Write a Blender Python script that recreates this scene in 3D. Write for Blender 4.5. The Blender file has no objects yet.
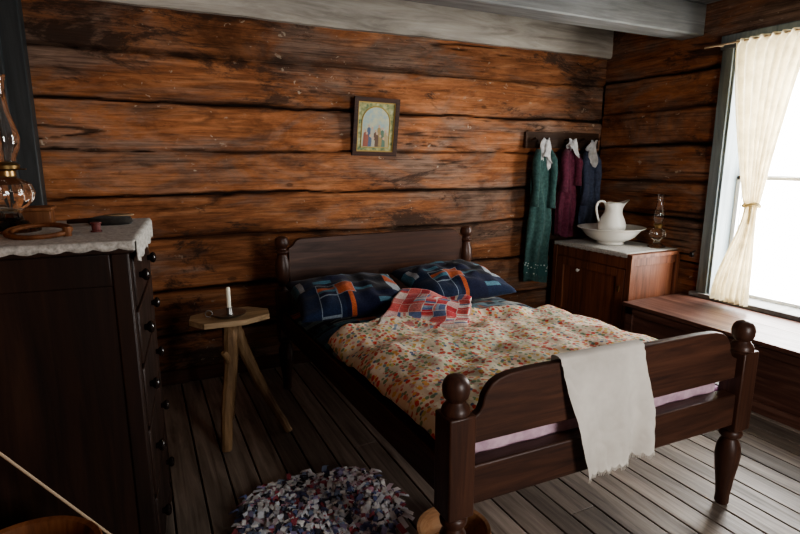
import bpy,bmesh,math,random
from mathutils import Vector,Matrix,noise
random.seed(7)
S=bpy.context.scene
pi=math.pi
# ------------------------------------------------------------------ materials
def newmat(name,col=(.5,.5,.5),rough=.6,metal=0,trans=0,spec=.5,ior=1.45,sheen=0):
    m=bpy.data.materials.new(name);m.use_nodes=True
    b=m.node_tree.nodes['Principled BSDF']
    b.inputs['Base Color'].default_value=(*col,1);b.inputs['Roughness'].default_value=rough
    b.inputs['Metallic'].default_value=metal;b.inputs['Transmission Weight'].default_value=trans
    b.inputs['Specular IOR Level'].default_value=spec;b.inputs['IOR'].default_value=ior
    b.inputs['Sheen Weight'].default_value=sheen
    return m,m.node_tree,b
def nd(nt,t,**k):
    n=nt.nodes.new(t)
    for a,v in k.items():
        if a in n.inputs: n.inputs[a].default_value=v
        else: setattr(n,a,v)
    return n
def L(nt,a,b): nt.links.new(a,b)
def coords(nt,scale=(1,1,1),kind='Object',rot=(0,0,0),loc=(0,0,0)):
    tc=nd(nt,'ShaderNodeTexCoord');mp=nd(nt,'ShaderNodeMapping')
    mp.inputs['Scale'].default_value=scale;mp.inputs['Rotation'].default_value=rot;mp.inputs['Location'].default_value=loc
    L(nt,tc.outputs[kind],mp.inputs[0]);return mp.outputs[0]
def noi(nt,vec,scale,detail=4,rough=.5,dist=0):
    n=nd(nt,'ShaderNodeTexNoise',Scale=scale,Detail=detail,Roughness=rough,Distortion=dist)
    L(nt,vec,n.inputs['Vector']);return n.outputs['Fac']
def ramp(nt,fac,stops,interp='LINEAR'):
    r=nd(nt,'ShaderNodeValToRGB');cr=r.color_ramp;cr.interpolation=interp
    while len(cr.elements)<len(stops): cr.elements.new(.5)
    for e,(p,c) in zip(cr.elements,stops):
        e.position=p
        if not hasattr(c,'__len__'): c=(c,c,c)
        e.color=(*c[:3],1)
    L(nt,fac,r.inputs[0]);return r.outputs[0]
def mix(nt,fac,a,b,blend='MIX'):
    n=nd(nt,'ShaderNodeMix',data_type='RGBA',blend_type=blend)
    for i,v in ((0,fac),(6,a),(7,b)):
        if hasattr(v,'is_linked') : L(nt,v,n.inputs[i])
        elif i==0: n.inputs[0].default_value=v
        else: n.inputs[i].default_value=(*v,1)
    return n.outputs[2]
def mth(nt,op,a,b=0.0,c=None):
    n=nd(nt,'ShaderNodeMath',operation=op)
    for i,v in enumerate((a,b,c)):
        if v is None: continue
        if hasattr(v,'is_linked'): L(nt,v,n.inputs[i])
        else: n.inputs[i].default_value=v
    return n.outputs[0]
def attr(nt,name):
    return nd(nt,'ShaderNodeAttribute',attribute_name=name).outputs['Fac']
def bump(nt,b,h,strength=.3,dist=.01):
    n=nd(nt,'ShaderNodeBump',Strength=strength,Distance=dist);L(nt,h,n.inputs['Height']);L(nt,n.outputs[0],b.inputs['Normal'])

def wood(name,dk,md,lt,axis=0,rough=.5,tone=False,spec=.4,bs=.25,fine=14,rg=None):
    m,nt,b=newmat(name,md,rough,spec=spec)
    sc=[fine]*3;sc[axis]=.9
    v=coords(nt,tuple(sc))
    n1=noi(nt,v,1.6,10,.65,.8)
    sc2=[3.0]*3;sc2[axis]=.7
    n2=noi(nt,coords(nt,tuple(sc2),loc=(3,1,7)),1.2,5,.6,.4)
    c=ramp(nt,n1,[(.28,dk),(.5,md),(.74,lt)])
    c=mix(nt,.75,c,ramp(nt,n2,[(.3,.5),(.6,1.05),(.8,1.3)]),'MULTIPLY')
    if tone: 
        c=mix(nt,1,c,attr(nt,'tone'),'MULTIPLY')
    L(nt,c,b.inputs['Base Color'])
    L(nt,ramp(nt,n1,[(.3,rough+.12),(.7,rough-.06)]),b.inputs['Roughness'])
    bump(nt,b,n1,bs,.004)
    return m
def logmat(name,axis):
    m,nt,b=newmat(name,(.3,.12,.05),.7,spec=.22)
    def sc(a,z,k=1):
        s=[k,k,k*z];s[axis]=a*k;return tuple(s)
    g=noi(nt,coords(nt,sc(.16,1.5,5)),1.3,14,.66,1.6)
    g2=noi(nt,coords(nt,sc(.05,1.7,30),loc=(4,4,4)),1.3,8,.7,.4)
    g3=noi(nt,coords(nt,sc(.35,1.3,14),loc=(9,2,6)),1.2,10,.7,.6)
    st=noi(nt,coords(nt,sc(.5,1.2),loc=(5,2,1)),2.1,10,.66,1.0)
    st2=noi(nt,coords(nt,sc(.5,1.35),loc=(15,9,4)),2.6,12,.74,.5)
    st3=noi(nt,coords(nt,sc(.42,1.25),loc=(25,3,14)),2.2,10,.7,.8)
    c=ramp(nt,g,[(.26,(.16,.064,.032)),(.40,(.28,.112,.050)),(.53,(.41,.170,.076)),(.68,(.52,.250,.13)),(.85,(.64,.42,.28))])
    c=mix(nt,.7,c,ramp(nt,g2,[(.36,.38),(.46,.88),(.55,1.05),(.7,1.25)]),'MULTIPLY')
    # weathered grey-brown areas
    gr=mix(nt,1,(.24,.175,.14),ramp(nt,g2,[(.34,.4),(.66,1.5)]),'MULTIPLY')
    c=mix(nt,ramp(nt,st3,[(.46,0.),(.60,.82)]),c,gr)
    c=mix(nt,.8,c,ramp(nt,st,[(.34,(.30,.27,.26)),(.45,(.76,.71,.67)),(.55,(1.,.97,.93)),(.75,(1.3,1.22,1.12))]),'MULTIPLY')
    c=mix(nt,.55,c,ramp(nt,g3,[(.34,.45),(.5,1.0),(.68,1.25)]),'MULTIPLY')
    # dark blotchy stains / old soot
    c=mix(nt,ramp(nt,st2,[(.55,0.),(.61,.85)]),c,(.055,.031,.021))
    # knots
    vo=nd(nt,'ShaderNodeTexVoronoi',Scale=2.1);L(nt,coords(nt,sc(.75,1.5)),vo.inputs['Vector'])
    kd=mth(nt,'ADD',vo.outputs['Distance'],mth(nt,'MULTIPLY',mth(nt,'SUBTRACT',g3,.5),.06))
    c=mix(nt,ramp(nt,kd,[(.02,.8),(.035,.5),(.045,.7),(.055,.2),(.07,.0)]),c,(.06,.026,.013))
    # chips of old whitewash
    fl=noi(nt,coords(nt,(1,1,1.6),loc=(2,8,3)),17,6,.65,.6)
    area=noi(nt,coords(nt,(1,1,1),loc=(7,3,3)),1.6,2,.5)
    f=mth(nt,'MULTIPLY',ramp(nt,fl,[(.645,0.),(.675,1.)]),ramp(nt,area,[(.42,0.),(.58,.85)]))
    c=mix(nt,f,c,(.50,.41,.31))
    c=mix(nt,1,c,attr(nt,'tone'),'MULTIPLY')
    c=mix(nt,attr(nt,'gap'),c,(.018,.011,.008))
    L(nt,c,b.inputs['Base Color'])
    L(nt,ramp(nt,st,[(.35,.85),(.65,.6)]),b.inputs['Roughness'])
    bump(nt,b,mth(nt,'ADD',g,mth(nt,'ADD',mth(nt,'MULTIPLY',g2,.5),mth(nt,'MULTIPLY',g3,.6))),.7,.012)
    return m
logX=logmat('log_wall_x',0);logY=logmat('log_wall_y',1)
floorM=wood('floor_wood',(.080,.060,.047),(.205,.165,.134),(.33,.275,.228),1,.44,True,.45,.25,14)
ceilM=wood('ceiling_paint',(.10,.11,.12),(.20,.21,.215),(.30,.31,.31),1,.6,True)
paintBeam=wood('whitewash_beam',(.20,.175,.15),(.38,.35,.305),(.52,.49,.44),0,.75,False,.3,.5,8)
grayPaint=wood('gray_painted_wood',(.13,.13,.125),(.20,.203,.20),(.28,.287,.28),0,.6)
casingM=wood('casing_paint',(.11,.14,.15),(.18,.215,.23),(.25,.285,.30),2,.5)
postM=wood('post_paint',(.025,.03,.032),(.04,.046,.048),(.06,.067,.07),2,.5)
dk3=((.018,.007,.005),(.056,.023,.014),(.105,.045,.027))
darkX=wood('dark_walnut_x',*dk3,0,.42);darkY=wood('dark_walnut_y',*dk3,1,.42);darkZ=wood('dark_walnut_z',*dk3,2,.36)
dressM=wood('dresser_wood',(.010,.006,.005),(.027,.0145,.011),(.052,.027,.018),2,.40)
redZ=wood('red_cabinet_wood',(.055,.018,.010),(.16,.056,.027),(.26,.10,.045),2,.45)
benchM=wood('bench_wood',(.035,.015,.010),(.09,.038,.026),(.18,.095,.07),1,.42)
pegM=wood('peg_rail_wood',(.03,.015,.01),(.07,.035,.02),(.11,.06,.035),0,.6)
rustic=wood('rustic_wood',(.09,.05,.025),(.22,.13,.065),(.34,.22,.12),2,.6)
rusticT=wood('rustic_top_wood',(.15,.095,.05),(.34,.23,.13),(.5,.37,.23),0,.55)
tubM=wood('tub_wood',(.10,.035,.014),(.24,.09,.035),(.36,.16,.07),2,.5)
bowlM=wood('wood_bowl',(.20,.09,.04),(.38,.20,.10),(.5,.30,.16),0,.5)
knobM,_,_=newmat('knob_dark',(.012,.008,.007),.2)
wickM,_,_=newmat('cane_wood',(.42,.31,.20),.5)
brass,_,_=newmat('aged_brass',(.30,.20,.09),.35,metal=1)
tin,_,_=newmat('tin',(.30,.30,.29),.4,metal=1)
porc,_,_=newmat('white_porcelain',(.80,.78,.72),.12)
glass,_,_=newmat('lamp_glass',(1,1,1),.015,trans=1,ior=1.5)
oilg,_,_=newmat('lamp_font_glass',(.97,.95,.90),.03,trans=1,ior=1.45)
wax,_,_=newmat('candle_wax',(.80,.76,.62),.45)
gilt,_,_=newmat('gilt',(.45,.30,.10),.4,metal=.7)
def cloth(name,col,col2=None,scale=30,rough=.9,trl=0):
    m,nt,b=newmat(name,col,rough,spec=.15,sheen=.1)
    n=noi(nt,coords(nt),scale,5,.6)
    c=ramp(nt,n,[(.35,tuple(x*.8 for x in col)),(.65,col2 or col)])
    L(nt,c,b.inputs['Base Color'])
    w=noi(nt,coords(nt),260,2,.5);bump(nt,b,w,.2,.002)
    if trl:
        t=nd(nt,'ShaderNodeBsdfTranslucent');L(nt,c,t.inputs[0])
        mx=nd(nt,'ShaderNodeMixShader');mx.inputs[0].default_value=trl
        L(nt,b.outputs[0],mx.inputs[1]);L(nt,t.outputs[0],mx.inputs[2])
        L(nt,mx.outputs[0],nt.nodes['Material Output'].inputs[0])
    return m
towelM=cloth('towel_linen',(.68,.62,.55),(.74,.69,.62),3,.9,.12)
laceM=cloth('lace_white',(.42,.40,.36),(.60,.58,.54),90)
curtM=cloth('curtain_cotton',(.76,.67,.46),(.82,.74,.54),12,.9,.6)
greenM=cloth('green_cotton',(.035,.080,.075),(.060,.12,.11),40)
maroonM=cloth('maroon_cotton',(.11,.025,.045),(.16,.04,.07),40)
navyM=cloth('blue_cotton',(.07,.085,.13),(.10,.12,.19),40)
whiteC=cloth('white_cotton',(.55,.55,.55),(.68,.68,.68),20)
darkC=cloth('dark_wool',(.02,.02,.022),(.04,.035,.03))
pinkS=cloth('pale_pink_sheet',(.48,.31,.38),(.56,.39,.45),18)
def dotted(name,base,dot,scale):
    m,nt,b=newmat(name,base,.9,spec=.1)
    vo=nd(nt,'ShaderNodeTexVoronoi',Scale=scale);L(nt,coords(nt),vo.inputs['Vector'])
    L(nt,mix(nt,ramp(nt,vo.outputs['Distance'],[(.25,1.),(.3,0.)]),base,dot),b.inputs['Base Color']);return m
trimD=dotted('green_dotted_trim',(.04,.10,.095),(.55,.58,.55),38)
def floral():
    m,nt,b=newmat('floral_calico',(.7,.65,.5),.9,spec=.1,sheen=.1)
    wob=noi(nt,coords(nt),40,3,.6)
    def dots(scale,lo,hi,stops,prev,loc):
        vo=nd(nt,'ShaderNodeTexVoronoi',Scale=scale);L(nt,coords(nt,(1,1,.6),loc=loc),vo.inputs['Vector'])
        sp=nd(nt,'ShaderNodeSeparateColor');L(nt,vo.outputs['Color'],sp.inputs[0])
        d=mth(nt,'ADD',vo.outputs['Distance'],mth(nt,'MULTIPLY',wob,.25))
        f=mth(nt,'MULTIPLY',ramp(nt,d,[(lo,1.),(hi,0.)]),1.0)
        return mix(nt,f,prev,ramp(nt,sp.outputs[0],stops,'CONSTANT'))
    base=ramp(nt,noi(nt,coords(nt),5,3,.6),[(.35,(.72,.61,.48)),(.6,(.82,.74,.61))])
    c=dots(52,.56,.62,[(0,(.24,.34,.18)),(.22,(.62,.14,.09)),(.42,(.76,.50,.15)),(.56,(.80,.73,.60)),(.72,(.70,.36,.32)),(.86,(.22,.36,.38)),(.94,(.14,.17,.28))],base,(0,0,0))
    c=dots(34,.46,.50,[(0,(.70,.09,.06)),(.28,(.82,.75,.64)),(.46,(.74,.38,.12)),(.60,(.70,.22,.17)),(.78,(.22,.33,.20)),(.90,(.62,.54,.20))],c,(3,4,5))
    c=mix(nt,.35,c,ramp(nt,noi(nt,coords(nt),3.2,3,.6),[(.4,(.80,.95,.80)),(.6,(1.2,1.0,.9))]),'MULTIPLY')
    L(nt,c,b.inputs['Base Color']);bump(nt,b,noi(nt,coords(nt),22,4,.6),.5,.01)
    return m
floralM=floral()
def patch(name,sx,sy,cols,rot=0,stripes=True,border=None,s1=.45,s2=.75,off=0,bp=.45):
    m,nt,b=newmat(name,cols[0],.9,spec=.1,sheen=.1)
    v=coords(nt,(sx,sy,1),'UV',rot=(0,0,rot))
    def cell(scale,loc):
        mp=nd(nt,'ShaderNodeMapping');L(nt,v,mp.inputs[0]);mp.inputs['Scale'].default_value=scale;mp.inputs['Location'].default_value=loc
        fl=nd(nt,'ShaderNodeVectorMath',operation='FLOOR');L(nt,mp.outputs[0],fl.inputs[0])
        wn=nd(nt,'ShaderNodeTexWhiteNoise',noise_dimensions='3D');L(nt,fl.outputs[0],wn.inputs[0]);return wn.outputs[0]
    def cellcol(scale,loc,cc):
        n=len(cc);return ramp(nt,cell(scale,loc),[(i/n,c) for i,c in enumerate(cc)],'CONSTANT')
    c1=cellcol((1,1,1),(0,0,.5+off),cols);c2=cellcol((1,4,1),(0,0,2.5+off),cols);c3=cellcol((4,1,1),(0,0,4.5+off),cols)
    r=cell((1,1,1),(0,0,7.5+off))
    if stripes:
        c1=mix(nt,ramp(nt,r,[(0,0.),(s1,1.)],'CONSTANT'),c1,c2)
        c1=mix(nt,ramp(nt,r,[(0,0.),(s2,1.)],'CONSTANT'),c1,c3)
    if border: # thin piping lines between the blocks
        fr=nd(nt,'ShaderNodeVectorMath',operation='FRACTION');L(nt,v,fr.inputs[0])
        sp=nd(nt,'ShaderNodeSeparateXYZ');L(nt,fr.outputs[0],sp.inputs[0])
        k=None
        for i in (0,1):
            d=mth(nt,'ABSOLUTE',mth(nt,'SUBTRACT',sp.outputs[i],.5));q=mth(nt,'GREATER_THAN',d,.46)
            k=q if k is None else mth(nt,'MAXIMUM',k,q)
        sel=mth(nt,'GREATER_THAN',cell((1,1,1),(0,0,11.5+off)),bp)
        c1=mix(nt,mth(nt,'MULTIPLY',k,sel),c1,border)
    pr=noi(nt,coords(nt),120,2,.5)
    c1=mix(nt,.5,c1,ramp(nt,pr,[(.45,.6),(.6,1.2)]),'MULTIPLY')
    L(nt,c1,b.inputs['Base Color']);bump(nt,b,noi(nt,coords(nt),25,4,.6),.4,.01)
    return m
nv=(.012,.015,.040);bk=(.013,.014,.022);nv2=(.016,.026,.06)
pillM=patch('patchwork_navy',6,4,[nv,bk,nv2,(.05,.14,.20),nv,(.42,.10,.04),bk,nv2,nv,(.09,.20,.26),bk,(.45,.20,.06),nv,(.32,.35,.38),bk],border=(.22,.27,.32),s1=.55,s2=.80,off=3,bp=.75)
darkQ=patch('patchwork_teal',12,16,[nv,(.012,.05,.08),(.05,.15,.19),bk,(.14,.24,.28),nv,(.34,.10,.04),(.04,.09,.16),(.30,.32,.30),(.02,.05,.09)])
pinkQ=patch('patchwork_pink',7,7,[(.55,.05,.06),(.70,.63,.58),(.60,.11,.10),(.66,.42,.40),(.70,.62,.54),(.10,.14,.28),(.52,.04,.05),(.68,.55,.50),(.25,.33,.42),(.60,.20,.18)],border=(.68,.60,.55))
sheetM=patch('mattress_lavender',14,16,[(.42,.20,.36),(.50,.30,.44),(.46,.18,.34),(.50,.36,.48)],0,False)
whiteP,_,_=newmat('sash_white',(.75,.76,.76),.5)
# ------------------------------------------------------------------ builder
class B:
    def __init__(s,name,mat=None):
        s.name=name;s.bm=bmesh.new();s.mats=[];s.cur=0
        s.tl=s.bm.verts.layers.float.new('tone');s.gl=s.bm.verts.layers.float.new('gap')
        s.uv=s.bm.loops.layers.uv.new('UVMap');s.tone=1.0
        if mat:s.use(mat)
    def use(s,m):
        if m not in s.mats:s.mats.append(m)
        s.cur=s.mats.index(m);return s
    def v(s,p,t=None,g=0):
        w=s.bm.verts.new(p);w[s.tl]=s.tone if t is None else t;w[s.gl]=g;return w
    def f(s,vs,uvs=None):
        try:f=s.bm.faces.new(vs)
        except ValueError:return None
        f.material_index=s.cur;f.smooth=True
        if uvs:
            for l,q in zip(f.loops,uvs):l[s.uv].uv=q
        return f
    def box(s,x0,y0,z0,x1,y1,z1,fn=None):
        P=[(x0,y0,z0),(x1,y0,z0),(x1,y1,z0),(x0,y1,z0),(x0,y0,z1),(x1,y0,z1),(x1,y1,z1),(x0,y1,z1)]
        if fn:P=[fn(*p) for p in P]
        V=[s.v(p) for p in P]
        for q in ((3,2,1,0),(4,5,6,7),(0,1,5,4),(1,2,6,5),(2,3,7,6),(3,0,4,7)): s.f([V[i] for i in q])
        return s
    def lathe(s,prof,c=(0,0,0),seg=24,fn=None,cap=True):
        rows=[]
        for r,z in prof:
            row=[]
            for i in range(seg):
                a=2*pi*i/seg;p=Vector((r*math.cos(a),r*math.sin(a),z))
                if fn:p=Vector(fn(p,a))
                row.append(s.v(p+Vector(c)))
            rows.append(row)
        for k in range(len(rows)-1):
            for i in range(seg):
                j=(i+1)%seg;s.f([rows[k][i],rows[k][j],rows[k+1][j],rows[k+1][i]])
        if cap:
            if prof[0][0]>1e-4:s.f(rows[0][::-1])
            if prof[-1][0]>1e-4:s.f(rows[-1])
        return s
    def tube(s,pts,rads,seg=10,closed=False,cap=True):
        pts=[Vector(p) for p in pts];n=len(pts)
        if not hasattr(rads,'__len__'):rads=[rads]*n
        rows=[];prev=None
        for i,p in enumerate(pts):
            if closed:t=pts[(i+1)%n]-pts[i-1]
            else:t=pts[min(i+1,n-1)]-pts[max(i-1,0)]
            t.normalize()
            if prev is None:
                a=Vector((0,0,1)) if abs(t.z)<.9 else Vector((1,0,0));x=t.cross(a).normalized()
            else:x=(prev-t*prev.dot(t)).normalized()
            prev=x;y=t.cross(x)
            rows.append([s.v(p+(x*math.cos(2*pi*k/seg)+y*math.sin(2*pi*k/seg))*rads[i]) for k in range(seg)])
        m=n if closed else n-1
        for i in range(m):
            A=rows[i];C=rows[(i+1)%n]
            for k in range(seg):
                j=(k+1)%seg;s.f([A[k],A[j],C[j],C[k]])
        if cap and not closed:s.f(rows[0][::-1]);s.f(rows[-1])
        return s
    def grid(s,fn,nu,nv,closeu=False,us=1,vs=1):
        R=[[s.v(fn(i/nu,j/nv)) for i in range(nu if closeu else nu+1)] for j in range(nv+1)]
        for j in range(nv):
            for i in range(nu):
                i2=(i+1)%nu if closeu else i+1
                s.f([R[j][i],R[j][i2],R[j+1][i2],R[j+1][i]],[(i/nu*us,j/nv*vs),((i+1)/nu*us,j/nv*vs),((i+1)/nu*us,(j+1)/nv*vs),(i/nu*us,(j+1)/nv*vs)])
        return s
    def prism(s,poly,fn):
        A=[s.v(fn(a,b,0)) for a,b in poly];C=[s.v(fn(a,b,1)) for a,b in poly];n=len(poly)
        s.f(A[::-1]);s.f(C)
        for i in range(n):
            j=(i+1)%n;s.f([A[i],A[j],C[j],C[i]])
        return s
    def done(s,parent=None,loc=None,rot=0,bevel=0,solid=0,sub=0,sharp=35,weld=False):
        if weld:bmesh.ops.remove_doubles(s.bm,verts=s.bm.verts,dist=1e-4)
        bmesh.ops.recalc_face_normals(s.bm,faces=s.bm.faces)
        if loc is None:
            lo=Vector((min(v.co[i] for v in s.bm.verts) for i in range(3)))
            hi=Vector((max(v.co[i] for v in s.bm.verts) for i in range(3)))
            o=Vector(((lo.x+hi.x)/2,(lo.y+hi.y)/2,lo.z))
            if parent is not None:o=Vector((0,0,0))
            bmesh.ops.translate(s.bm,verts=s.bm.verts,vec=-o)
        else:o=Vector(loc)
        me=bpy.data.meshes.new(s.name);s.bm.to_mesh(me);s.bm.free()
        for m in s.mats:me.materials.append(m)
        me.set_sharp_from_angle(angle=math.radians(sharp))
        ob=bpy.data.objects.new(s.name,me);S.collection.objects.link(ob)
        ob.location=o;ob.rotation_euler[2]=rot
        if parent:ob.parent=parent
        if solid:
            q=ob.modifiers.new('solid','SOLIDIFY');q.thickness=solid;q.offset=0
        if bevel:
            q=ob.modifiers.new('bevel','BEVEL');q.width=bevel;q.segments=2;q.limit_method='ANGLE';q.angle_limit=math.radians(50);q.harden_normals=False
        if sub:
            q=ob.modifiers.new('sub','SUBSURF');q.levels=sub;q.render_levels=sub
        return ob
def empty(name,loc=(0,0,0),rot=0):
    e=bpy.data.objects.new(name,None);S.collection.objects.link(e);e.location=loc;e.rotation_euler[2]=rot;e.empty_display_size=.1;return e
def nz(x,y=0,z=0):return noise.noise(Vector((x,y,z)))
def ss(t):t=max(0,min(1,t));return t*t*(3-2*t)
# ------------------------------------------------------------------ room shell
XL,XR,YB,YF,ZC=-.66,4.06,3.90,-1.3,2.73
def logwall(name,O,D,N,length,bounds,mat,ds=.02,dz=.01,hole=None,seed=0,tones=None):
    b=B(name,mat);O=Vector(O);D=Vector(D);N=Vector(N)
    ns=round(length/ds);nzz=round(ZC/dz)
    zb=[z for z,w in bounds];R=[]
    rnd=random.Random(seed)
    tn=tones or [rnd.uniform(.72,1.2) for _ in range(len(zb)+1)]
    off=[rnd.uniform(-.012,.008) for _ in tn]
    for j in range(nzz+1):
        z=j*ZC/nzz;row=[]
        for i in range(ns+1):
            s=i*length/ns;best=9;bw=0;k=0
            for q,(zq,w) in enumerate(bounds):
                zz=zq+.035*nz(s*.45,q*3.7,seed)+.012*nz(s*2.6,q*5.1,seed)+.006*nz(s*11,q*2.1,seed)
                if z>zz:k=q+1
                d=abs(z-zz)
                if d<best:best=d;bw=w
            wd=.005+.016*max(0,.32+nz(s*1.1,z,seed+4))
            gp=bw*math.exp(-(best/wd)**2)
            disp=off[k]-.05*gp-.006*math.exp(-best/.012)*bw+.008*nz(s*.9,z*4,seed+9)+.005*nz(s*3,z*12,seed)+.002*nz(s*9,z*30,seed)
            ck=abs(nz(s*.35,z*9,seed+20));ck=max(0,1-ck/.022)*max(0,nz(s*.8,z*2,seed+30)-.02)*3.4
            ck=min(1,ck);disp-=.014*ck
            row.append(b.v(O+D*s+N*disp+Vector((0,0,z)),tn[k]*(1+.12*nz(s*.6,k*9.,seed)),min(1,gp*1.15+ck*.85)))
        R.append(row)
    for j in range(nzz):
        for i in range(ns):
            if hole:
                sc=(i+.5)*length/ns;zc=(j+.5)*ZC/nzz
                if hole[0]<sc<hole[1] and hole[2]<zc<hole[3]:continue
            b.f([R[j][i],R[j][i+1],R[j+1][i+1],R[j+1][i]])
    for v in [v for v in b.bm.verts if not v.link_faces]:b.bm.verts.remove(v)
    b.tone=.5
    def slab(s0,z0,s1,z1):
        def fn(s,t,z):return O+D*s-N*t+Vector((0,0,z))
        b.box(s0,.075,z0,s1,.26,z1,fn)
    if hole:
        slab(-.26,-.05,hole[0]-.012,ZC+.05);slab(hole[1]+.012,-.05,length+.26,ZC+.05)
        slab(hole[0]-.012,-.05,hole[1]+.012,hole[2]-.01);slab(hole[0]-.012,hole[3]+.01,hole[1]+.012,ZC+.05)
    else:slab(-.26,-.05,length+.26,ZC+.05)
    return b.done(loc=(0,0,0),sharp=60)
WY0,WY1,WZ0,WZ1=1.66,2.66,.50,2.36
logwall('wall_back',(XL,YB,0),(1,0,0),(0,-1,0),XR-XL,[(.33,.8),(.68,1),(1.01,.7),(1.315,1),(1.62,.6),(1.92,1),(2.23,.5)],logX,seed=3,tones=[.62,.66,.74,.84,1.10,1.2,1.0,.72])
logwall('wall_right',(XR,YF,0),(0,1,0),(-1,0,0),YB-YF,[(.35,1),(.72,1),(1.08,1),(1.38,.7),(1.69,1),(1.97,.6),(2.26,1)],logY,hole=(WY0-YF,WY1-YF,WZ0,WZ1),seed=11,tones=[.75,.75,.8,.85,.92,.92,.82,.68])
logwall('wall_left',(XL,YF,0),(0,1,0),(1,0,0),YB-YF,[(.4,1),(.9,1),(1.4,1),(1.9,1),(2.3,1)],logY,.06,.03,seed=5)
logwall('wall_front',(XL,YF,0),(1,0,0),(0,1,0),XR-XL,[(.4,1),(.9,1),(1.4,1),(1.9,1),(2.3,1)],logX,.06,.03,hole=(1.92,2.70,.8,2.1),seed=8)  # hole is an added opening that lets in fill light
# floor boards
b=B('floor',floorM);x=XL-.05
b.tone=.2
b.box(XL-.3,YF-.3,-.08,XR+.3,YB+.3,-.03)
while x<XR+.05:
    w=random.uniform(.105,.15);ys=YF-.05;first=True
    while ys<YB+.05:
        ye=ys+random.uniform(2.6,4.2) if not first else ys+random.uniform(1.2,4)
        first=False
        if ye>YB-.6:ye=YB+.06
        b.tone=random.uniform(.65,1.28);h=random.uniform(-.001,.001)
        b.box(x+.004,ys+.001,-.025,x+w-.004,ye-.002,h-.0015)
        ys=ye
    x+=w
b.done(bevel=.003)
b=B('ceiling',ceilM);b.tone=.5;b.box(XL-.3,YF-.3,ZC+.04,XR+.3,YB+.3,ZC+.09);x=XL-.05
while x<XR+.05:
    w=random.uniform(.13,.2);b.tone=random.uniform(.7,1.2);b.box(x+.004,YF-.05,ZC,x+w-.004,YB+.05,ZC+.03);x+=w
b.done(bevel=.004)
for yj in (2.93,1.75,.55,-.6):
    b=B('ceiling_beam',grayPaint);b.box(XL,yj,2.50,XR,yj+.2,ZC);b.done(bevel=.012)
# whitewashed plate beam above the back wall, slightly waney
b=B('trim_1',paintBeam)
def pb(u,v):
    s=XL+(XR-XL)*u;w=.014*nz(s*1.1,4)+.006*nz(s*6,2)
    pr=[(3.90,2.485),(3.852,2.485),(3.84,2.505),(3.84,ZC),(3.9,ZC)]
    k=min(3,int(v*4));t=v*4-k;a,c=pr[k],pr[k+1]
    y=a[0]+(c[0]-a[0])*t;z=a[1]+(c[1]-a[1])*t
    return (s,y+w*.5,z+(w if z<2.6 else 0))
b.grid(pb,160,4);b.done()
b=B('baseboard_back',darkX);b.box(XL,3.865,0,XR,3.89,.10);b.done(bevel=.004)
# corner post at left
b=B('trim_2',postM);b.box(-.635,3.72,0,-.50,3.86,ZC-.24);b.box(-.65,3.70,0,-.60,3.86,ZC-.24);b.done(bevel=.008)
# ------------------------------------------------------------------ windows
def window(name):
    e=empty(name,(XR,(WY0+WY1)/2,WZ0))
    hy=(WY1-WY0)/2;H=WZ1-WZ0
    b=B('casing',casingM)
    b.box(-.035,hy,-.04,-.0,hy+.085,H+.02);b.box(-.035,-hy-.085,-.04,-.0,-hy,H+.02);b.box(-.04,-hy-.10,H,-.0,hy+.10,H+.10)
    b.done(parent=e,bevel=.005)
    b=B('jamb',casingM)
    b.box(-.02,hy-.02,0,.26,hy+.03,H);b.box(-.02,-hy-.03,0,.26,-hy+.02,H);b.box(-.02,-hy-.03,H-.02,.26,hy+.03,H+.03)
    b.done(parent=e,bevel=.004)
    b=B('sill',grayPaint);b.box(-.06,-hy-.13,-.035,.28,hy+.13,.0);b.done(parent=e,bevel=.006)
    b=B('sash',whiteP)
    for z0,xx in ((0.0,.16),(H/2-.015,.20)):
        z1=z0+H/2
        b.box(xx,-hy+.02,z0,xx+.03,-hy+.05,z1);b.box(xx,hy-.05,z0,xx+.03,hy-.02,z1)
        b.box(xx,-hy+.02,z0,xx+.03,hy-.02,z0+.025);b.box(xx,-hy+.02,z1-.025,xx+.03,hy-.02,z1)
    b.done(parent=e)
    return e
window('window_1')
e=empty('added_fill_window',(XL+2.31,YF,.8))  # unseen window behind the camera, added to light up the back wall
b=B('casing',casingM)
b.box(-.5,-.2,-.1,-.4,.03,1.4);b.box(.4,-.2,-.1,.5,.03,1.4);b.box(-.5,-.2,1.3,.5,.03,1.4);b.box(-.52,-.2,-.06,.52,.06,0)
b.box(-.4,-.15,.63,.4,-.12,.67);b.done(parent=e,bevel=.004)
# curtain rod and curtain
b=B('curtain_rod',wickM);b.tube([(3.955,2.84,2.385),(3.955,1.5,2.385)],.007,8)
b.tube([(3.955,2.74,2.385),(4.02,2.74,2.385)],.006,8);b.tube([(3.955,1.58,2.385),(4.02,1.58,2.385)],.006,8);b.done()
b=B('curtain',curtM)
def cur(u,v):
    T=.60;ztie=1.23;
    if v<T:
        t=v/T;z=2.40+(ztie-2.40)*t
        yf=2.60+(2.41-2.60)*t**1.5;yn=2.06+(2.30-2.06)*(t**.7)
        amp=.030*(1-t)+.016;x=3.955+.015*t
        if t<.04:amp*=.4
    else:
        t=(v-T)/(1-T);z=ztie+(.505-ztie)*t
        yf=2.40+.17*ss(t*1.1);yn=2.31-.04*ss(t)
        amp=.016+.022*t;x=3.97-.03*t
    y=yf+(yn-yf)*u+.012*nz(u*9,v*4,3)*v
    x+=amp*math.sin(u*2*pi*8+1.2*nz(u*3,v*2))+.01*nz(u*5,v*5,8)
    if v>.985:z=.503
    return (x,y,z)
b.grid(cur,150,80)
b.tube([(3.97+.035*math.cos(a),2.355+.055*math.sin(a),1.235+.012*math.sin(a*2)) for a in [i*2*pi/20 for i in range(20)]],.012,8,closed=True)
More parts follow.
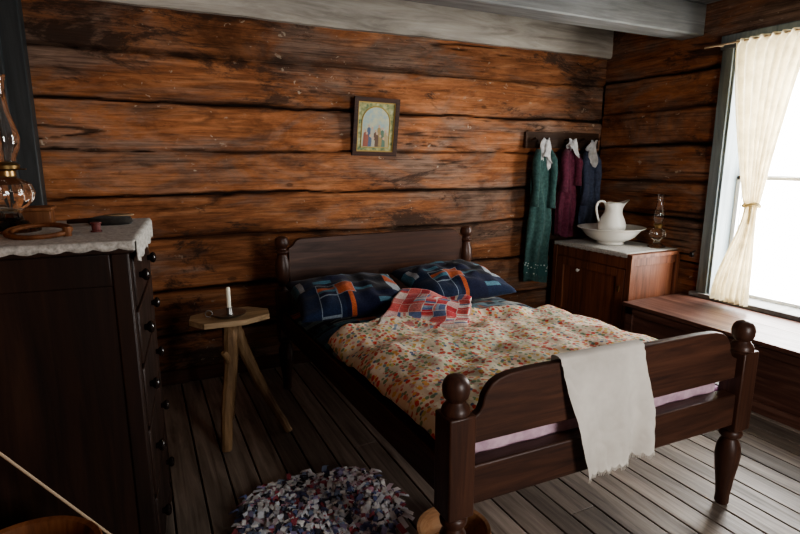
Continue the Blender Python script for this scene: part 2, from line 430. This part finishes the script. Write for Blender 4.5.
b.tube([(3.935,2.34,1.23),(3.925,2.33,1.17),(3.93,2.34,1.10)],[.012,.016,.005],6)
b.done(sharp=180)
# ------------------------------------------------------------------ bed
HL,HR,FL,FR=(.82,3.46),(2.23,3.42),(.87,1.37),(2.30,1.33)
def W(u,v):
    a=[FL[i]+(FR[i]-FL[i])*u for i in (0,1)];c=[HL[i]+(HR[i]-HL[i])*u for i in (0,1)]
    return (a[0]+(c[0]-a[0])*v,a[1]+(c[1]-a[1])*v)
bed=empty('bed',(1.57,2.39,0));bo=Vector((1.57,2.39,0))
def bdone(b,**k):
    bmesh.ops.translate(b.bm,verts=b.bm.verts,vec=-bo);return b.done(parent=bed,**k)
legp=[(.024,0),(.030,.012),(.029,.05),(.036,.12),(.047,.20),(.052,.25),(.047,.295),(.034,.325),(.031,.335),(.046,.345),(.048,.358),(.044,.37),(.036,.376),(.046,.385)]
for i,(x,y) in enumerate((FL,FR)):
    b=B('foot_post_%d'%(i+1),darkZ);b.lathe(legp,(x,y,0),28)
    w=.05;b.box(x-w,y-w,.38,x+w,y+w,.745)
    b.lathe([(.049,.742),(.048,.757),(.044,.768),(.036,.777),(.031,.787),(.034,.794),(.041,.80),(.045,.815),(.046,.835),(.042,.853),(.032,.867),(.015,.875),(0,.877)],(x,y,0),28)
    bdone(b,bevel=.006)
for i,(x,y) in enumerate((HL,HR)):
    b=B('head_post_%d'%(i+1),darkZ);b.lathe(legp,(x,y,0),24)
    w=.047;b.box(x-w,y-w,.38,x+w,y+w,.70)
    b.lathe([(.046,.70),(.038,.715),(.03,.73),(.034,.745),(.045,.79),(.05,.84),(.046,.89),(.034,.93),(.03,.945),(.045,.955),(.045,.965),(.03,.975),(.027,.985),(.040,.995),(.046,1.012),(.046,1.03),(.038,1.052),(.02,1.062),(0,1.064)],(x,y,0),24)
    bdone(b,bevel=.006)
def rail(name,u0,v0,u1,v1,th,z0,z1,mat):
    p=Vector(W(u0,v0));q=Vector(W(u1,v1));d=(q-p).normalized();n=Vector((-d.y,d.x))*th/2
    b=B(name,mat);c=[p-n,q-n,q+n,p+n]
    V=[b.v((k.x,k.y,z0)) for k in c]+[b.v((k.x,k.y,z1)) for k in c]
    for qd in ((3,2,1,0),(4,5,6,7),(0,1,5,4),(1,2,6,5),(2,3,7,6),(3,0,4,7)):b.f([V[i] for i in qd])
    bdone(b,bevel=.007)
rail('side_rail_1',0,.02,0,.98,.06,.42,.56,darkY);rail('side_rail_2',1,.02,1,.98,.06,.42,.56,darkY)
rail('foot_rail',.03,0,.97,0,.065,.41,.555,darkX);rail('head_rail',.03,1,.97,1,.06,.42,.56,darkX)
def panel(name,v,pts,zb,th):
    top=pts+[(1-u,z) for u,z in reversed(pts)]
    poly=top+[(1-pts[0][0],zb),(pts[0][0],zb)]
    b=B(name,darkX);b.prism(poly,lambda a,c,t:(W(a,v)[0],W(a,v)[1]+(t-.5)*th,c));bdone(b,bevel=.005,sharp=40)
panel('footboard',0,[(.028,.715),(.045,.722),(.058,.735),(.066,.755),(.07,.785),(.078,.805),(.092,.828),(.110,.842),(.14,.852),(.2,.856)],.625,.034)
panel('headboard',1,[(.028,.985),(.04,.990),(.052,1.003),(.06,1.022),(.072,1.036),(.09,1.043),(.3,1.048)],.50,.03)
# bedding height field
def ztop(u,v):
    e=max(0,1-abs(2*u-1)**8);f=max(0,1-abs(2*v-1)**14)
    return .525+.045*(1-v)+(.085+.02*(1-v))*(e**.6)*(f**.5)+.010*nz(u*4,v*6,2)+.005*nz(u*11,v*15,5)
b=B('mattress',sheetM)
b.grid(lambda u,v:(*W(.025+.95*u,.025+.95*v),ztop(u,v)-.012),40,50)
def mb(u,v):
    a=2*pi*u;c=math.cos(a);s=math.sin(a);k=max(abs(c),abs(s));c/=k;s/=k
    uu=(c+1)/2;vv=(s+1)/2
    return (*W(.025+.95*uu,.025+.95*vv),ztop(uu,vv)-.012-(ztop(uu,vv)-.012-.43)*v)
b.grid(mb,160,3,True)
b.grid(lambda u,v:(*W(.025+.95*u,.025+.95*v),.43),2,2)
bdone(b,sharp=60)
b=B('sheet_edge',pinkS)
b.grid(lambda u,v:(W(.06+.88*u,.024)[0],W(.06+.88*u,.024)[1]-.004+.008*math.sin(u*50)*(1-v),.50+.15*v),120,4)
bdone(b,solid=.012,sharp=180)
def sheet(name,mat,u0,u1,v0,v1,off,wav,nu=90,nv=90,amp=.012,seed=0,edge=.0,th=.012,slant=0):
    b=B(name,mat)
    def fn(a,c):
        u=u0+(u1-u0)*a;v=v0+(v1-v0)*c
        if c>.5:v+=wav*nz(a*3.2,1.3,seed)*(c-.5)*2+slant*(0.5-a)*(c-.5)*2
        uu=min(1,max(0,u));vv=min(1,max(0,v))
        z=ztop(uu,vv)+off
        w=abs(nz(u*3+seed,v*4.5,seed))**.8*amp*2+amp*nz(u*9,v*13,seed+2)+.4*amp*nz(u*22,v*25,seed+5)
        z+=w+edge*math.exp(-((1-c)/.05)**2)
        x,y=W(-.012+1.024*u,.03+.94*v)
        if u<.05 or u>.95:z=max(z,.572+off*.5)
        return (x,y,z)
    b.grid(fn,nu,nv);return b.done(solid=th,sharp=180)
sheet('patchwork_quilt',darkQ,.0,1.,.47,.97,.008,0,amp=.012,seed=4)
sheet('floral_quilt',floralM,.0,1.0,.0,.53,.034,.05,nu=130,nv=120,amp=.021,seed=1,edge=.012,th=.016,slant=.07)
# pillows
def pillow(name,c,wx,wy,h,rz,tilt):
    b=B(name,pillM)
    def mk(sgn):
        def fn(u,v):
            a=2*u-1;c2=2*v-1
            X=a*wx*(.93+.07*c2*c2);Y=c2*wy*(.90+.10*a*a)
            t=((1-a**2)*(1-c2**2))
            Z=sgn*h*max(0,t)**.42
            Z+=.018*nz(a*3.5,c2*3.5,c[0]*7)*(max(0,t)**.5)*2
            if sgn<0:Z*=.55
            return (X,Y,Z)
        return fn
    b.grid(mk(1),36,28);b.grid(mk(-1),36,28)
    M=Matrix.Rotation(rz,4,'Z')@Matrix.Rotation(tilt,4,'X')
    bmesh.ops.transform(b.bm,verts=b.bm.verts,matrix=M)
    bmesh.ops.translate(b.bm,verts=b.bm.verts,vec=Vector(c))
    b.done(weld=True,sharp=180)
pillow('patchwork_pillow',(1.12,3.00,.728),.36,.27,.105,-.06,.20)
pillow('patchwork_pillow',(1.86,3.00,.742),.35,.27,.115,.05,.20)
# turned-back pink quilt corner
b=B('pink_patchwork_quilt',pinkQ)
A_,B_,C_,D_=Vector((1.00,2.38)),Vector((1.50,2.27)),Vector((1.72,2.56)),Vector((1.43,2.90))
def pk(u,v):
    p=A_*(1-u)*(1-v)+B_*u*(1-v)+C_*u*v+D_*(1-u)*v
    q=.690+.075*ss(v*1.1)*(1-.3*u)+.016*nz(u*4,v*4,7)+.008*math.sin(u*9+v*5)
    return (p.x+.018*nz(u*5,v*5,1),p.y+.018*nz(u*5,v*5,2),q)
b.grid(pk,40,40);b.done(solid=.022,sharp=180)
# towel on the footboard
b=B('hand_towel',towelM)
def tw(u,v):
    if v<.2:
        t=v/.2;z=.70+(.868-.70)*t;o=.030-.004*t;
    elif v<.27:
        t=(v-.2)/.07;a=pi*t;z=.866+.010*math.sin(a);o=.026*math.cos(a)
    else:
        t=(v-.27)/.73;z=.866-.425*t;o=-.026-.024*ss(t*1.4)
    dn=max(0,(.866-z))/.41
    x0=1.275+.10*dn*(1 if v>.25 else 0);x1=1.675+.035*dn*(1 if v>.25 else 0)
    x=x0+(x1-x0)*u+.008*nz(dn*3,u*2,4)*dn
    y=1.37-.028*(x-.87)+o
    if v>.3:y-=.030*abs(math.sin(u*7+dn*1.5))**1.5*dn+.010*(1+math.sin(u*19+3*dn))*dn+.008*abs(nz(u*6,dn*7,2))
    if v>.9:z-=.014*abs(math.sin(u*pi*11))*(v-.9)*10-.010*nz(u*5,3)
    z-=.04*(0.5-u)*dn*(v>.25)
    return (x,y,z)
b.grid(tw,132,90)
for i in range(110):
    u=(i+.5)/110;p=Vector(tw(u,1));l=.010+.006*random.random()
    b.tube([p,p+Vector((random.uniform(-.004,.004),-.001,-l))],.0012,3,cap=False)
b.done(sharp=180)
# ------------------------------------------------------------------ washstand
X0,X1,Y0,Y1=3.45,4.02,2.91,3.80;H=.82
b=B('washstand',redZ)
b.box(X0+.02,Y0+.02,.06,X1,Y1-.02,H-.03)
b.box(X0-.012,Y0-.015,H-.03,X1+.015,Y1+.01,H)
for yy in (Y0,Y1-.05):
    b.box(X0,yy,0,X0+.05,yy+.05,H-.03);b.box(X1-.05,yy,0,X1,yy+.05,H-.03)
b.box(X0+.006,Y0+.05,H-.12,X0+.03,Y1-.05,H-.03);b.box(X0+.006,Y0+.05,.06,X0+.03,Y1-.05,.13)
b.box(X0+.002,Y0+.06,.14,X0+.022,Y0+.14,H-.13);b.box(X0+.002,Y1-.14,.14,X0+.022,Y1-.06,H-.13)
b.box(X0+.002,Y0+.14,.14,X0+.022,Y1-.14,.21);b.box(X0+.002,Y0+.14,H-.20,X0+.022,Y1-.14,H-.13)
b.box(X0+.05,Y0+.006,H-.10,X1-.05,Y0+.03,H-.03);b.box(X0+.05,Y0+.006,.06,X1-.05,Y0+.03,.13)
def knobx(b,x,y,z,r=.016,sg=-1):
    def fn(p,a):return (sg*p.z,p.x,p.y)
    b.lathe([(r*.5,0),(r*.45,.008),(r*.9,.016),(r,.023),(r*.8,.031),(0,.034)],(x,y,z),14,fn)
b.use(porc);knobx(b,X0+.002,Y1-.34,.60)
b.use(brass);b.box(X0-.001,Y0+.10,.50,X0+.003,Y0+.125,.55)
b.done(bevel=.004)
b=B('towel_rail',knobM);b.tube([(3.99,2.904,.80),(3.99,2.80,.802)],.008,10);b.tube([(3.99,2.81,.802),(4.035,2.79,.83)],.006,8)
b.lathe([(0,-.022),(.014,-.018),(.022,0),(.014,.018),(0,.022)],(3.99,2.79,.802),16);b.done()
b=B('lace_doily',laceM)
b.grid(lambda u,v:(X0-.016+(X1-X0+.022)*u,Y0+.03+(Y1-Y0-.06)*v,H+.004),20,20)
b.grid(lambda u,v:(X0-.018,Y0+.03+(Y1-Y0-.06)*u,H+.004-v*(.028+.006*abs(math.sin(u*40)))),80,2)
b.done(solid=.003)
# basin
BX,BY,BZ=3.735,3.40,H+.007
b=B('wash_basin',porc)
b.lathe([(0,.0),(.10,.0),(.115,.004),(.115,.014),(.105,.022),(.15,.035),(.205,.07),(.24,.115),(.262,.135),(.285,.142),(.289,.148),(.28,.151),(.255,.146),(.232,.122),(.195,.078),(.14,.045),(.08,.034),(0,.032)],(BX,BY,BZ),48);b.done()
# pitcher, spout towards the window
b=B('water_pitcher',porc);sa=math.atan2(-.44,.9)
def pf(p,a):
    d=(a-sa+pi)%(2*pi)-pi;k=math.exp(-(d/.55)**2);t=ss((p.z-.20)/.12)
    r=1+.75*k*t;return (p.x*r,p.y*r,p.z+.05*k*t-.012*math.cos(d*2)*t+ (.02*t if abs(d)>2.6 else 0))
b.lathe([(0,0),(.072,0),(.076,.008),(.068,.018),(.09,.04),(.118,.09),(.122,.13),(.108,.18),(.076,.225),(.064,.255),(.066,.285),(.078,.31),(.083,.318),(.076,.316),(.062,.285),(.058,.255),(.07,.22),(.095,.17)],(BX+.005,BY,BZ+.035),40,pf,cap=False)
ux,uy=-math.cos(sa),-math.sin(sa)
hp=[(.062,.325),(.097,.345),(.134,.335),(.149,.295),(.142,.245),(.126,.195),(.108,.155)]
b.tube([(BX+.005+ux*r,BY+uy*r,BZ+.035+z) for r,z in hp],[.010,.012,.012,.011,.010,.010,.008],10)
b.done(sub=1,sharp=180)
def lamp(name,c,s=1.0):
    b=B(name,oilg)
    b.lathe([(r*s,z*s) for r,z in [(0,0),(.068,0),(.070,.010),(.050,.022),(.030,.035),(.024,.055),(.040,.072),(.060,.092),(.066,.115),(.058,.140),(.034,.155),(.022,.16),(0,.16)]],c,36,lambda p,a:(p.x*(1+.04*math.cos(a*12)),p.y*(1+.04*math.cos(a*12)),p.z))
    b.use(brass)
    b.lathe([(r*s,z*s) for r,z in [(.022,.161),(.026,.163),(.026,.178),(.036,.184),(.038,.194),(.030,.202),(.012,.205),(0,.205)]],c,24)
    b.tube([(c[0],c[1],c[2]+.185*s),(c[0]+.055*s,c[1]-.02*s,c[2]+.183*s)],.002,6)
    b.use(glass)
    prof=[(.030,.206),(.031,.215),(.043,.245),(.047,.27),(.042,.30),(.030,.345),(.026,.39),(.027,.43),(.033,.448)]
    inn=[(r-.0035,z) for r,z in reversed(prof)]
    b.lathe([(r*s,z*s) for r,z in prof+inn+[prof[0]]],c,32,cap=False)
    return b.done(weld=True)
lamp('oil_lamp',(3.935,3.08,H+.007),1.0)
# ------------------------------------------------------------------ window bench
b=B('window_bench',benchM)
b.box(3.37,.55,.03,4.03,2.85,.44);b.box(3.33,.50,.44,3.70,2.865,.468);b.box(3.705,.50,.44,4.0,2.865,.465)
for y0 in (.60,1.36,2.12):
    b.box(3.355,y0,.05,3.375,y0+.07,.43)
b.box(3.355,.55,.0,3.375,2.85,.075);b.box(3.355,.55,.375,3.375,2.85,.43);b.box(3.355,2.78,.05,3.375,2.85,.43)
b.box(3.39,.57,0,4.0,2.83,.05)
b.done(bevel=.005)
# ------------------------------------------------------------------ peg rail + clothes
b=B('peg_rail',pegM);b.box(3.12,3.862,1.66,3.99,3.885,1.80)
for px in (3.19,3.33,3.57,3.76,3.93):
    b.tube([(px,3.865,1.73),(px,3.80,1.745)],[.009,.011],8)
b.done(bevel=.003)
def garment(name,mat,x,zt,zb,wt,wb,nf,ph,band=None,sleeve=True,dx=0,dep=.055,wl=.2):
    b=B(name,mat);cy=3.80
    def fn(u,v):
        a=2*pi*u;w=wt+(wb-wt)*ss(v*1.3)
        sh=ss(v/.11);w*=(.30+.70*sh)
        w*=1+.08*nz(v*5,ph*3,7)
        d=(.022+(dep-.022)*ss(v*1.5))*(.5+.5*sh)
        f=1+(.14+.28*v)*math.sin(nf*a+ph+2.2*nz(v*2.5,ph))
        X=x+dx*v+w*math.cos(a)*(1+.06*math.sin(nf*a+ph))+.022*nz(v*4,ph,3);Y=cy+d*math.sin(a)*f
        Z=zt+(zb-zt)*v+.02*math.sin(2*a+ph)*v
        return (X,min(Y,3.858),Z)
    b.grid(fn,84,60,True)
    if band:
        b.use(band)
        b.grid(lambda u,v:tuple(Vector(fn(u,.86+.09*v))+(Vector((fn(u,.86+.09*v)[0]-(x+dx*.9),fn(u,.86+.09*v)[1]-cy,0))*.04)),72,4,True)
        b.use(mat)
    if sleeve:
        for sg in (-1,1):
            xs=x+sg*wt*.78;k=.8+.25*math.sin(ph*3+sg)
            pts=[(xs-sg*.02,3.79,zt-.06),(xs+sg*.014,3.768,zt-.15),(xs+sg*.02+dx*.2,3.755,zt-.28*k),(xs+sg*.012+dx*.3,3.75,zt-.42*k),(xs+sg*.016+dx*.5,3.76,zt-.60*k)]
            b.tube(pts,[.026,.038,.036,.030,.042],12)
    b.use(whiteC) # limp white collar / kerchief hung over the same peg
    def hf(u,v):
        a=2*pi*u;r=.020+.024*ss(v*2.2)+.010*math.sin(7*v+ph)
        zz=zt+.035-(wl+.07*math.sin(a+ph))*v
        q=1+.30*math.sin(4*a+3*v+ph)
        return (x+.020*nz(v*3,ph,1)+r*1.15*math.cos(a)*q,min(3.762+r*.55*math.sin(a)*q,3.855),zz+.012*math.cos(2*a)*(1-v))
    b.grid(hf,48,20,True)
    return b.done(sharp=180)
garment('green_dress',greenM,3.27,1.70,.46,.105,.135,6,.5,trimD,True,-.02,.055,.22)
garment('maroon_dress',maroonM,3.575,1.70,.865,.085,.105,7,1.5,None,True,.0,.045,.12)
garment('blue_dress',navyM,3.825,1.69,.90,.072,.085,6,2.6,None,True,.015,.045,.17)
# ------------------------------------------------------------------ framed picture
b=B('framed_picture',darkX)
PW,PH=.185,.215;fr=.032
def pb2(x0,z0,x1,z1,y0,y1):b.box(x0,y0,z0,x1,y1,z1)
pb2(-PW,-PH,-PW+fr,PH,-.022,.0);pb2(PW-fr,-PH,PW,PH,-.022,.0);pb2(-PW+fr,PH-fr,PW-fr,PH,-.022,.0);pb2(-PW+fr,-PH,PW-fr,-PH+fr,-.022,.0)
b.use(gilt);g=.008;a=PW-fr;c=PH-fr
pb2(-a,-c,-a+g,c,-.015,-.004);pb2(a-g,-c,a,c,-.015,-.004);pb2(-a+g,c-g,a-g,c,-.015,-.004);pb2(-a+g,-c,a-g,-c+g,-.015,-.004)
pg,nt,bb=newmat('print_green',(.22,.28,.12),.5)
L(nt,ramp(nt,noi(nt,coords(nt),30,4,.6),[(.35,(.10,.17,.09)),(.5,(.34,.34,.14)),(.65,(.50,.50,.30))]),bb.inputs['Base Color'])
pc,nt,bb=newmat('print_cream',(.6,.58,.42),.5)
L(nt,ramp(nt,noi(nt,coords(nt),25,4,.6),[(.4,(.55,.56,.38)),(.6,(.34,.46,.46))]),bb.inputs['Base Color'])
b.use(pg);pb2(-a+.004,-c+.004,a-.004,c-.004,-.008,-.003)
b.use(pc)
arch=[(-.115,-.15),(.115,-.15),(.115,.04)]+[(.115*math.cos(t),.04+.11*math.sin(t)) for t in [i*pi/12 for i in range(1,12)]]+[(-.115,.04)]
b.prism(arch,lambda x,z,t:(x,-.0095+.001*t,z))
gold,_,_=newmat('print_gold',(.55,.38,.10),.5)
b.use(gold)
b.tube([(x,-.0105,z) for x,z in arch],.004,5,closed=True)
cols=[(.34,.12,.08),(.10,.14,.22),(.5,.47,.36),(.14,.08,.05),(.4,.28,.12),(.12,.2,.14),(.45,.36,.2)]
skin,_,_=newmat('print_skin',(.6,.42,.30),.6)
for i,cl in enumerate(cols*2):
    mm,_,_=newmat('print_figure_%d'%i,cl,.6)
    k=i%7;rw=i//7
    x=-.084+k*.028+rw*.012;hh=(.10 if rw==0 else .045)+.018*((i*5)%3)
    if abs(x)>.1:continue
    yo=-.0115-.0014*rw
    b.use(mm);b.prism([(x-.017,-.145),(x+.017,-.145),(x+.013,-.145+hh),(x,-.135+hh),(x-.013,-.145+hh)],lambda x,z,t:(x,yo+.0005*t,z))
    b.use(skin);b.prism([(x+.009*math.cos(t*pi/4),-.127+hh+.011*math.sin(t*pi/4)) for t in range(8)],lambda x,z,t:(x,yo-.0006+.0005*t,z))
M=Matrix.Rotation(math.radians(8),4,'X')@Matrix.Rotation(math.radians(1.2),4,'Y')
bmesh.ops.transform(b.bm,verts=b.bm.verts,matrix=M);b.done(loc=(1.675,3.865,1.80))
# ------------------------------------------------------------------ candle stand
b=B('candle_stand',rusticT);tx,ty,tz=.40,2.96,.715
poly=[(-.215,-.02),(-.15,-.125),(.06,-.135),(.20,-.07),(.215,.04),(.12,.13),(-.06,.14),(-.20,.07)]
b.prism(poly,lambda x,y,t:(tx+x,ty+y,tz-.03+.03*t))
b.use(rustic)
b.lathe([(.035,0),(.05,.03),(.055,.06)],(tx,ty,tz-.09),12)
def br(pts,r0,r1,sd):
    out=[];rr=[];n=len(pts)-1
    for i in range(n*5+1):
        t=i/5;k=min(n-1,int(t));q=t-k
        P=[Vector(pts[max(0,k-1)]),Vector(pts[k]),Vector(pts[k+1]),Vector(pts[min(n,k+2)])]
        p=.5*((2*P[1])+(P[2]-P[0])*q+(2*P[0]-5*P[1]+4*P[2]-P[3])*q*q+(3*P[1]-P[0]-3*P[2]+P[3])*q**3)
        out.append(p+Vector((.004*nz(i*.7,sd),.004*nz(i*.7,sd+5),0)) if 0<i<n*5 else p)
        rr.append((r0+(r1-r0)*i/(n*5))*(1+.14*nz(i*.9,sd+9)))
    b.tube(out,rr,10)
br([(tx,ty-.01,tz-.05),(.385,2.90,.60),(.375,2.88,.45),(.335,2.83,.22),(.315,2.80,0)],.046,.028,1)
br([(tx+.01,ty,tz-.05),(.435,2.945,.58),(.48,2.94,.45),(.57,2.90,.22),(.675,2.86,0)],.042,.023,2)
br([(tx,ty+.02,tz-.05),(.39,3.03,.55),(.41,3.08,.35),(.39,3.17,0)],.036,.022,3)
br([(.38,2.885,.42),(.36,2.86,.50),(.335,2.84,.545)],.024,.014,4)
b.done(bevel=.003)
b=B('candlestick',tin);cx,cy,cz=.395,2.95,.715
b.lathe([(0,0),(.065,0),(.085,.010),(.092,.018),(.088,.018),(.062,.005),(.02,.006),(.017,.012),(.015,.045),(.019,.048),(.012,.048),(0,.04)],(cx,cy,cz),28)
b.tube([(cx-.09-.018+.018*math.cos(t),cy+.0,cz+.022+.018*math.sin(t)) for t in [i*pi/6 for i in range(12)]],.003,6,closed=True)
b.use(wax);b.lathe([(.0115,.04),(.0115,.15),(.009,.158),(.003,.160),(0,.160)],(cx,cy,cz),14)
b.use(knobM);b.tube([(cx,cy,cz+.158),(cx+.002,cy,cz+.170)],.0012,5);b.done()
# ------------------------------------------------------------------ dresser (local coords: front face = +x)
dr=empty('dresser',(-.027,1.75,0),math.radians(-5))
DW,DD,DH=.72,.52,1.31
b=B('carcass',dressM)
b.box(-DD,.02,.13,-.02,DW-.02,DH-.03)
b.box(-DD-.01,.0,DH-.03,.0,DW,DH)
for x in (-DD,-.065):
    for y in (.012,DW-.062):b.box(x,y,.13,x+.05,y+.05,DH-.03)
b.box(-DD+.05,.013,DH-.13,-.065,.03,DH-.03);b.box(-DD+.05,.013,.13,-.065,.03,.24)
b.done(parent=dr,bevel=.005)
b=B('drawers',dressM);zs=[.16,.43,.68,.90,1.09,1.265]
for i in range(5):b.box(-.03,.07,zs[i]+.008,-.009,DW-.07,zs[i+1]-.008)
b.use(knobM)
for i in range(5):
    z=(zs[i]+zs[i+1])/2
    for y in (.19,DW-.19):knobx(b,-.010,y,z,.021,1)
b.done(parent=dr,bevel=.004)
b=B('feet',dressM)
for x in (-DD+.03,-.04):
    for y in (.04,DW-.04):b.lathe([(.018,0),(.026,.02),(.032,.06),(.026,.09),(.018,.10),(.03,.115),(.03,.131)],(x,y,0),16)
b.done(parent=dr)
b=B('lace_runner',laceM)
def lr(u,v):
    t=u;y=.03+(DW-.06)*v+.006*nz(u*5,v*5)
    if t<.86:x=-DD+.02+(DD-.015)*(t/.86);z=DH+.005
    else:
        q=(t-.86)/.14;x=.007+.004*math.sin(v*30);z=DH+.004-q*(.060+.012*abs(math.sin(v*22)))
    return (x,y,z)
b.grid(lr,60,70)
b.grid(lambda u,v:(-DD+.02+(DD-.015)*u,.03-.032*min(1,v*2),DH+.005-max(0,v-.5)*2*(.018+.008*abs(math.sin(u*24)))),60,4)
b.done(loc=(-.027,1.75,0),rot=math.radians(-5),solid=.004,sharp=180)
TZ=DH+.007
lamp('oil_lamp',(-.385,2.16,TZ),1.12)
b=B('sewing_box',tubM);b.box(-.50,2.28,TZ,-.29,2.39,TZ+.055);b.box(-.507,2.273,TZ+.055,-.283,2.397,TZ+.068);b.done(bevel=.004)
b=B('embroidery_hoop',tubM)
b.tube([(-.290+.085*math.cos(t),1.99+.085*math.sin(t),TZ+.016+.010*math.sin(t)) for t in [i*2*pi/36 for i in range(36)]],.008,8,closed=True)
b.tube([(-.290+.072*math.cos(t),1.99+.072*math.sin(t),TZ+.016+.010*math.sin(t)) for t in [i*2*pi/36 for i in range(36)]],.006,8,closed=True)
b.lathe([(0,0),(.012,0),(.012,.03),(0,.03)],(-.21,1.95,TZ),10);b.done()
redm,_,_=newmat('thread_red',(.14,.035,.03),.6)
b=B('thread_spool',redm);b.lathe([(0,0),(.017,0),(.017,.004),(.013,.006),(.014,.026),(.017,.028),(.017,.032),(0,.032)],(-.135,2.03,TZ),18);b.done()
b=B('hair_brush',darkC)
b.lathe([(0,0),(.05,0),(.056,.010),(.05,.026),(.03,.032),(0,.033)],(-.10,2.25,TZ),24,lambda p,a:(p.x*1.35,p.y*.8,p.z))
b.use(rusticT);b.lathe([(0,.030),(.035,.031),(.036,.036),(0,.040)],(-.07,2.25,TZ),20,lambda p,a:(p.x*1.4,p.y*.7,p.z))
b.use(darkX);b.tube([(-.16,2.25,TZ+.018),(-.24,2.27,TZ+.014)],[.010,.008],8);b.done()
# ------------------------------------------------------------------ tub + cane in the left foreground
b=B('wooden_tub',tubM)
b.lathe([(0,0),(.145,0),(.15,.01),(.178,.55),(.183,.58),(.178,.585),(.166,.58),(.162,.55),(.14,.05),(0,.05)],(-.34,1.43,0),40)
b.use(tin)
for z,r in ((.10,.1565),(.42,.1735)):b.lathe([(r,z),(r+.003,z),(r+.005,z+.03),(r+.001,z+.03)],(-.34,1.43,0),40,cap=False)
b.done()
b=B('walking_cane',wickM);b.tube([(.15,1.665,.005),(-.17,1.665,.447),(-.397,1.665,.767),(-.63,1.665,1.10)],[.005,.004,.004,.005],8);b.done()
# ------------------------------------------------------------------ chamber pot under the bed
b=B('chamber_pot',bowlM)
b.lathe([(0,0),(.085,0),(.09,.01),(.125,.04),(.140,.085),(.138,.12),(.146,.13),(.144,.14),(.132,.135),(.128,.12),(.13,.09),(.11,.045),(0,.03)],(1.00,1.57,0),40);b.done()
# ------------------------------------------------------------------ rag rug
rc=[(.72,.72,.73),(.30,.26,.42),(.12,.14,.28),(.46,.24,.30),(.78,.76,.74),(.05,.05,.07),(.26,.34,.50),(.62,.50,.54),(.36,.08,.10),(.66,.68,.72)]
b=B('rag_rug')
b.use(darkC);rx,ry=.60,2.03
def inr(x,y):return abs(x)**2.6/.34**2.6+abs(y)**2.6/.29**2.6<1
b.prism([(rx+.33*math.copysign(abs(math.cos(t))**.75,math.cos(t)),ry+.28*math.copysign(abs(math.sin(t))**.75,math.sin(t))) for t in [i*2*pi/40 for i in range(40)]],lambda x,y,t:(x,y,.002+.014*t))
rm=[cloth('rag_%d'%i,c) for i,c in enumerate(rc)]
n=0
while n<1300:
    x=random.uniform(-.35,.35);y=random.uniform(-.30,.30)
    if not inr(x,y):continue
    n+=1
    b.use(random.choice([rm[0],rm[4],rm[9]]+rm));a=random.uniform(0,2*pi);l=random.uniform(.045,.085);w=random.uniform(.008,.014)
    d=Vector((math.cos(a),math.sin(a),0));q=Vector((-d.y,d.x,0))*w
    p=Vector((rx+x,ry+y,.014));m=p+d*l*.35+Vector((0,0,random.uniform(.022,.045)));e2=p+d*l+Vector((0,0,random.uniform(.006,.028)))
    V=[b.v(k) for k in (p-q,p+q,m-q,m+q,e2-q,e2+q)]
    b.f([V[0],V[1],V[3],V[2]]);b.f([V[2],V[3],V[5],V[4]])
b.done(sharp=180)
# ------------------------------------------------------------------ light
w=bpy.data.worlds.new('overcast_sky');S.world=w;w.use_nodes=True
bg=w.node_tree.nodes['Background'];bg.inputs[0].default_value=(1,.99,.965,1);bg.inputs[1].default_value=28
def portal(name,loc,rot,sx,sy):
    l=bpy.data.lights.new(name,'AREA');l.shape='RECTANGLE';l.size=sx;l.size_y=sy;l.cycles.is_portal=True
    o=bpy.data.objects.new(name,l);S.collection.objects.link(o);o.location=loc;o.rotation_euler=rot
portal('daylight_portal',(XR+.25,(WY0+WY1)/2,(WZ0+WZ1)/2),(0,pi/2,0),1.86,1.0)
portal('daylight_portal',(XL+2.31,YF-.02,1.45),(pi/2,0,0),.8,1.3)
# ------------------------------------------------------------------ camera
c=bpy.data.cameras.new('camera');co=bpy.data.objects.new('camera',c);S.collection.objects.link(co)
c.lens=23.985;c.sensor_width=36;co.location=(0,0,1.55);co.rotation_euler=(math.radians(90-11.3),0,math.radians(-26));c.clip_start=.02
S.camera=co
S.view_settings.view_transform='AgX'
try:S.view_settings.look='AgX - Medium High Contrast'
except Exception:pass
